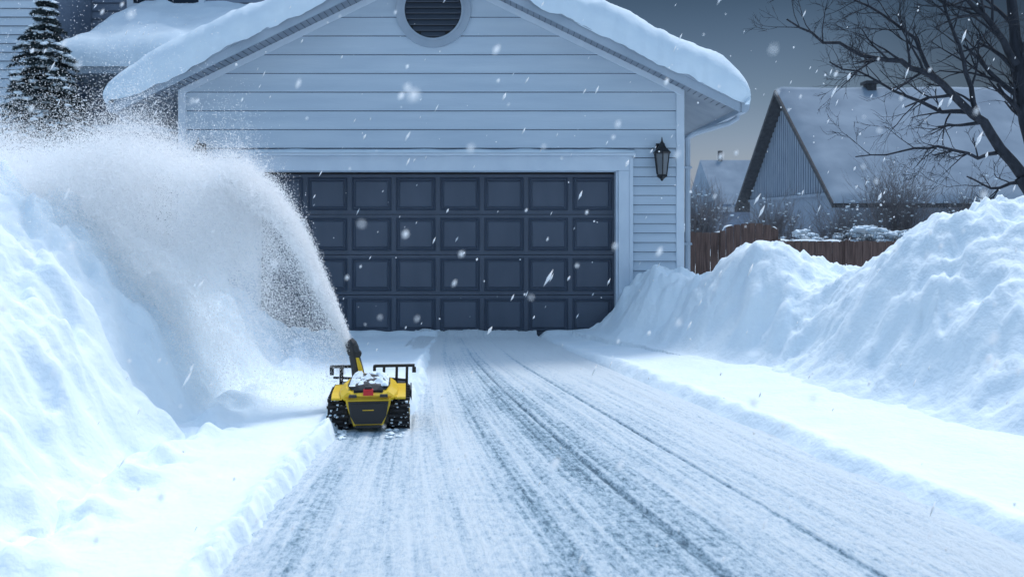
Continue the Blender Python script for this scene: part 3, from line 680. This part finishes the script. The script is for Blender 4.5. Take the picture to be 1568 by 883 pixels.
# ---------------------------------------------------------------- spruce
random.seed(21); sp=empty('spruce_tree'); TX,_,_=P(70,0,12.9); TYs=12.9; top=P(0,-4,12.9)[2]
tr_=MB(); tr_.tube([(TX,TYs,0),(TX,TYs,top*.5),(TX,TYs,top)],[.07,.045,.008],8); 
nv=[];sb=MB()
z=1.2
def tri_blade(p,d,l,w):
    s=Vector((random.gauss(0,1),random.gauss(0,1),random.gauss(0,1))).cross(d).normalized()*w
    nv.extend([p-s,p+s,p+d*l])
while z<top-.05:
    R=1.32*(1-z/top)**.78+.05; nb_=int(9+6*R)
    for k in range(nb_):
        a=random.uniform(0,2*math.pi); l=R*random.uniform(.55,1.15); out_=Vector((math.cos(a),math.sin(a),0))
        pts=[]; ns=7
        for i in range(ns+1):
            t_=i/ns; pts.append(Vector((TX,TYs,z))+out_*l*t_+Vector((0,0,.22*l*t_-.75*l*t_*t_+.25*l*t_**3)))
        tr_.tube(pts,[.012*(1-.7*i/ns) for i in range(ns+1)],3,cap=False)
        side=out_.cross(Vector((0,0,1)))
        for i in range(1,ns+1):
            for sg in(-1,1):
                tl=l*.45*(1.1-i/ns)+.05; td=(out_*.7+side*sg*.8+Vector((0,0,-.35+random.gauss(0,.15)))).normalized()
                for j in range(7):
                    p_=pts[i]+td*tl*j/7
                    for q3 in range(4):
                        dd=(td*.8+Vector((random.gauss(0,.6),random.gauss(0,.6),random.gauss(0,.6)))).normalized(); tri_blade(p_,dd,random.uniform(.03,.055),.0055)
            if random.random()<.5: blob(sb,pts[i]+Vector((0,0,.025))+side*random.uniform(-.08,.08),random.uniform(.02,.06)*(.6+l*.7),.45)
    z+=.085+.05*random.random()
tr_.obj('trunk_and_boughs',[M_bark],sp); sb.obj('snow_on_boughs',[M_snow],sp,smooth=True)
np_mesh('needles',np.array([tuple(v) for v in nv]),np.arange(len(nv)).reshape(-1,3),M_needle,sp,smooth=False)
# ---------------------------------------------------------------- light
sv=Vector((.26,.42,.85)).normalized()
sl_=bpy.data.lights.new('sun','SUN'); sl_.energy=1.75; sl_.angle=math.radians(11); sl_.color=(1,.98,.96)
so=bpy.data.objects.new('sun',sl_); so.rotation_euler=(-sv).to_track_quat('-Z','Y').to_euler(); so.location=(4,4,12); link(so)
w=bpy.data.worlds.new('World'); scene.world=w; w.use_nodes=True; nt=w.node_tree; bg=nt.nodes['Background']
sky=nt.nodes.new('ShaderNodeTexSky'); sky.sky_type='NISHITA'; sky.sun_disc=False; sky.sun_elevation=math.asin(sv.z); sky.sun_rotation=math.atan2(sv.x,sv.y); sky.air_density=1.3; sky.dust_density=1.0
hs=nt.nodes.new('ShaderNodeHueSaturation'); hs.inputs['Saturation'].default_value=.88; hs.inputs['Hue'].default_value=.487; nt.links.new(sky.outputs[0],hs.inputs['Color'])
tc=nt.nodes.new('ShaderNodeTexCoord'); sx=nt.nodes.new('ShaderNodeSeparateXYZ'); nt.links.new(tc.outputs['Generated'],sx.inputs[0])
ra=nt.nodes.new('ShaderNodeValToRGB'); cr=ra.color_ramp
cr.elements[0].position=0; cr.elements[0].color=(.29,.37,.62,1); cr.elements[1].position=1; cr.elements[1].color=(1.75,1.75,1.75,1)
for p,cc in((.06,(.275,.325,.48)),(.13,(.185,.222,.30)),(.24,(.072,.098,.133)),(.35,(.31,.31,.31)),(.5,(1.65,1.65,1.65))): e=cr.elements.new(p); e.color=(*cc,1)
nz=nt.nodes.new('ShaderNodeTexNoise'); nz.inputs['Scale'].default_value=2.5; nz.inputs['Detail'].default_value=5; nt.links.new(tc.outputs['Generated'],nz.inputs['Vector'])
ad=nt.nodes.new('ShaderNodeMath'); ad.operation='MULTIPLY_ADD'; ad.inputs[1].default_value=.05; nt.links.new(nz.outputs['Fac'],ad.inputs[0])
sb_=nt.nodes.new('ShaderNodeMath'); sb_.operation='SUBTRACT'; sb_.inputs[1].default_value=.025; nt.links.new(sx.outputs['Z'],sb_.inputs[0]); nt.links.new(sb_.outputs[0],ad.inputs[2])
nt.links.new(ad.outputs[0],ra.inputs[0])
az_=nt.nodes.new('ShaderNodeMapRange'); az_.interpolation_type='SMOOTHSTEP'; az_.inputs[1].default_value=.26; az_.inputs[2].default_value=.52; az_.inputs[3].default_value=1.0; az_.inputs[4].default_value=.40; nt.links.new(sx.outputs['X'],az_.inputs[0])
mu=nt.nodes.new('ShaderNodeMix'); mu.data_type='RGBA'; mu.blend_type='MULTIPLY'; mu.inputs[0].default_value=1
nt.links.new(hs.outputs[0],mu.inputs[6]); nt.links.new(ra.outputs[0],mu.inputs[7])
el_=nt.nodes.new('ShaderNodeMapRange'); el_.interpolation_type='SMOOTHSTEP'; el_.inputs[1].default_value=.28; el_.inputs[2].default_value=.42; nt.links.new(sx.outputs['Z'],el_.inputs[0])
mxm=nt.nodes.new('ShaderNodeMath'); mxm.operation='MAXIMUM'; nt.links.new(az_.outputs[0],mxm.inputs[0]); nt.links.new(el_.outputs[0],mxm.inputs[1])
stg=nt.nodes.new('ShaderNodeMath'); stg.operation='MULTIPLY'; stg.inputs[1].default_value=.15; nt.links.new(mxm.outputs[0],stg.inputs[0])
nt.links.new(mu.outputs[2],bg.inputs[0]); nt.links.new(stg.outputs[0],bg.inputs[1])
# ---------------------------------------------------------------- camera
cam=bpy.data.cameras.new('camera'); cam.lens=36*F/1568; cam.sensor_width=36; cam.shift_y=-(441.5-HY)/1568; cam.clip_end=2000; cam.clip_start=.05
cam.dof.use_dof=True; cam.dof.focus_distance=8.5; cam.dof.aperture_fstop=3.2
co=bpy.data.objects.new('camera',cam); co.location=(0,0,CH); co.rotation_euler=(math.pi/2,0,0); link(co); scene.camera=co
scene.view_settings.view_transform='Standard'; scene.view_settings.look='None'; scene.view_settings.exposure=0
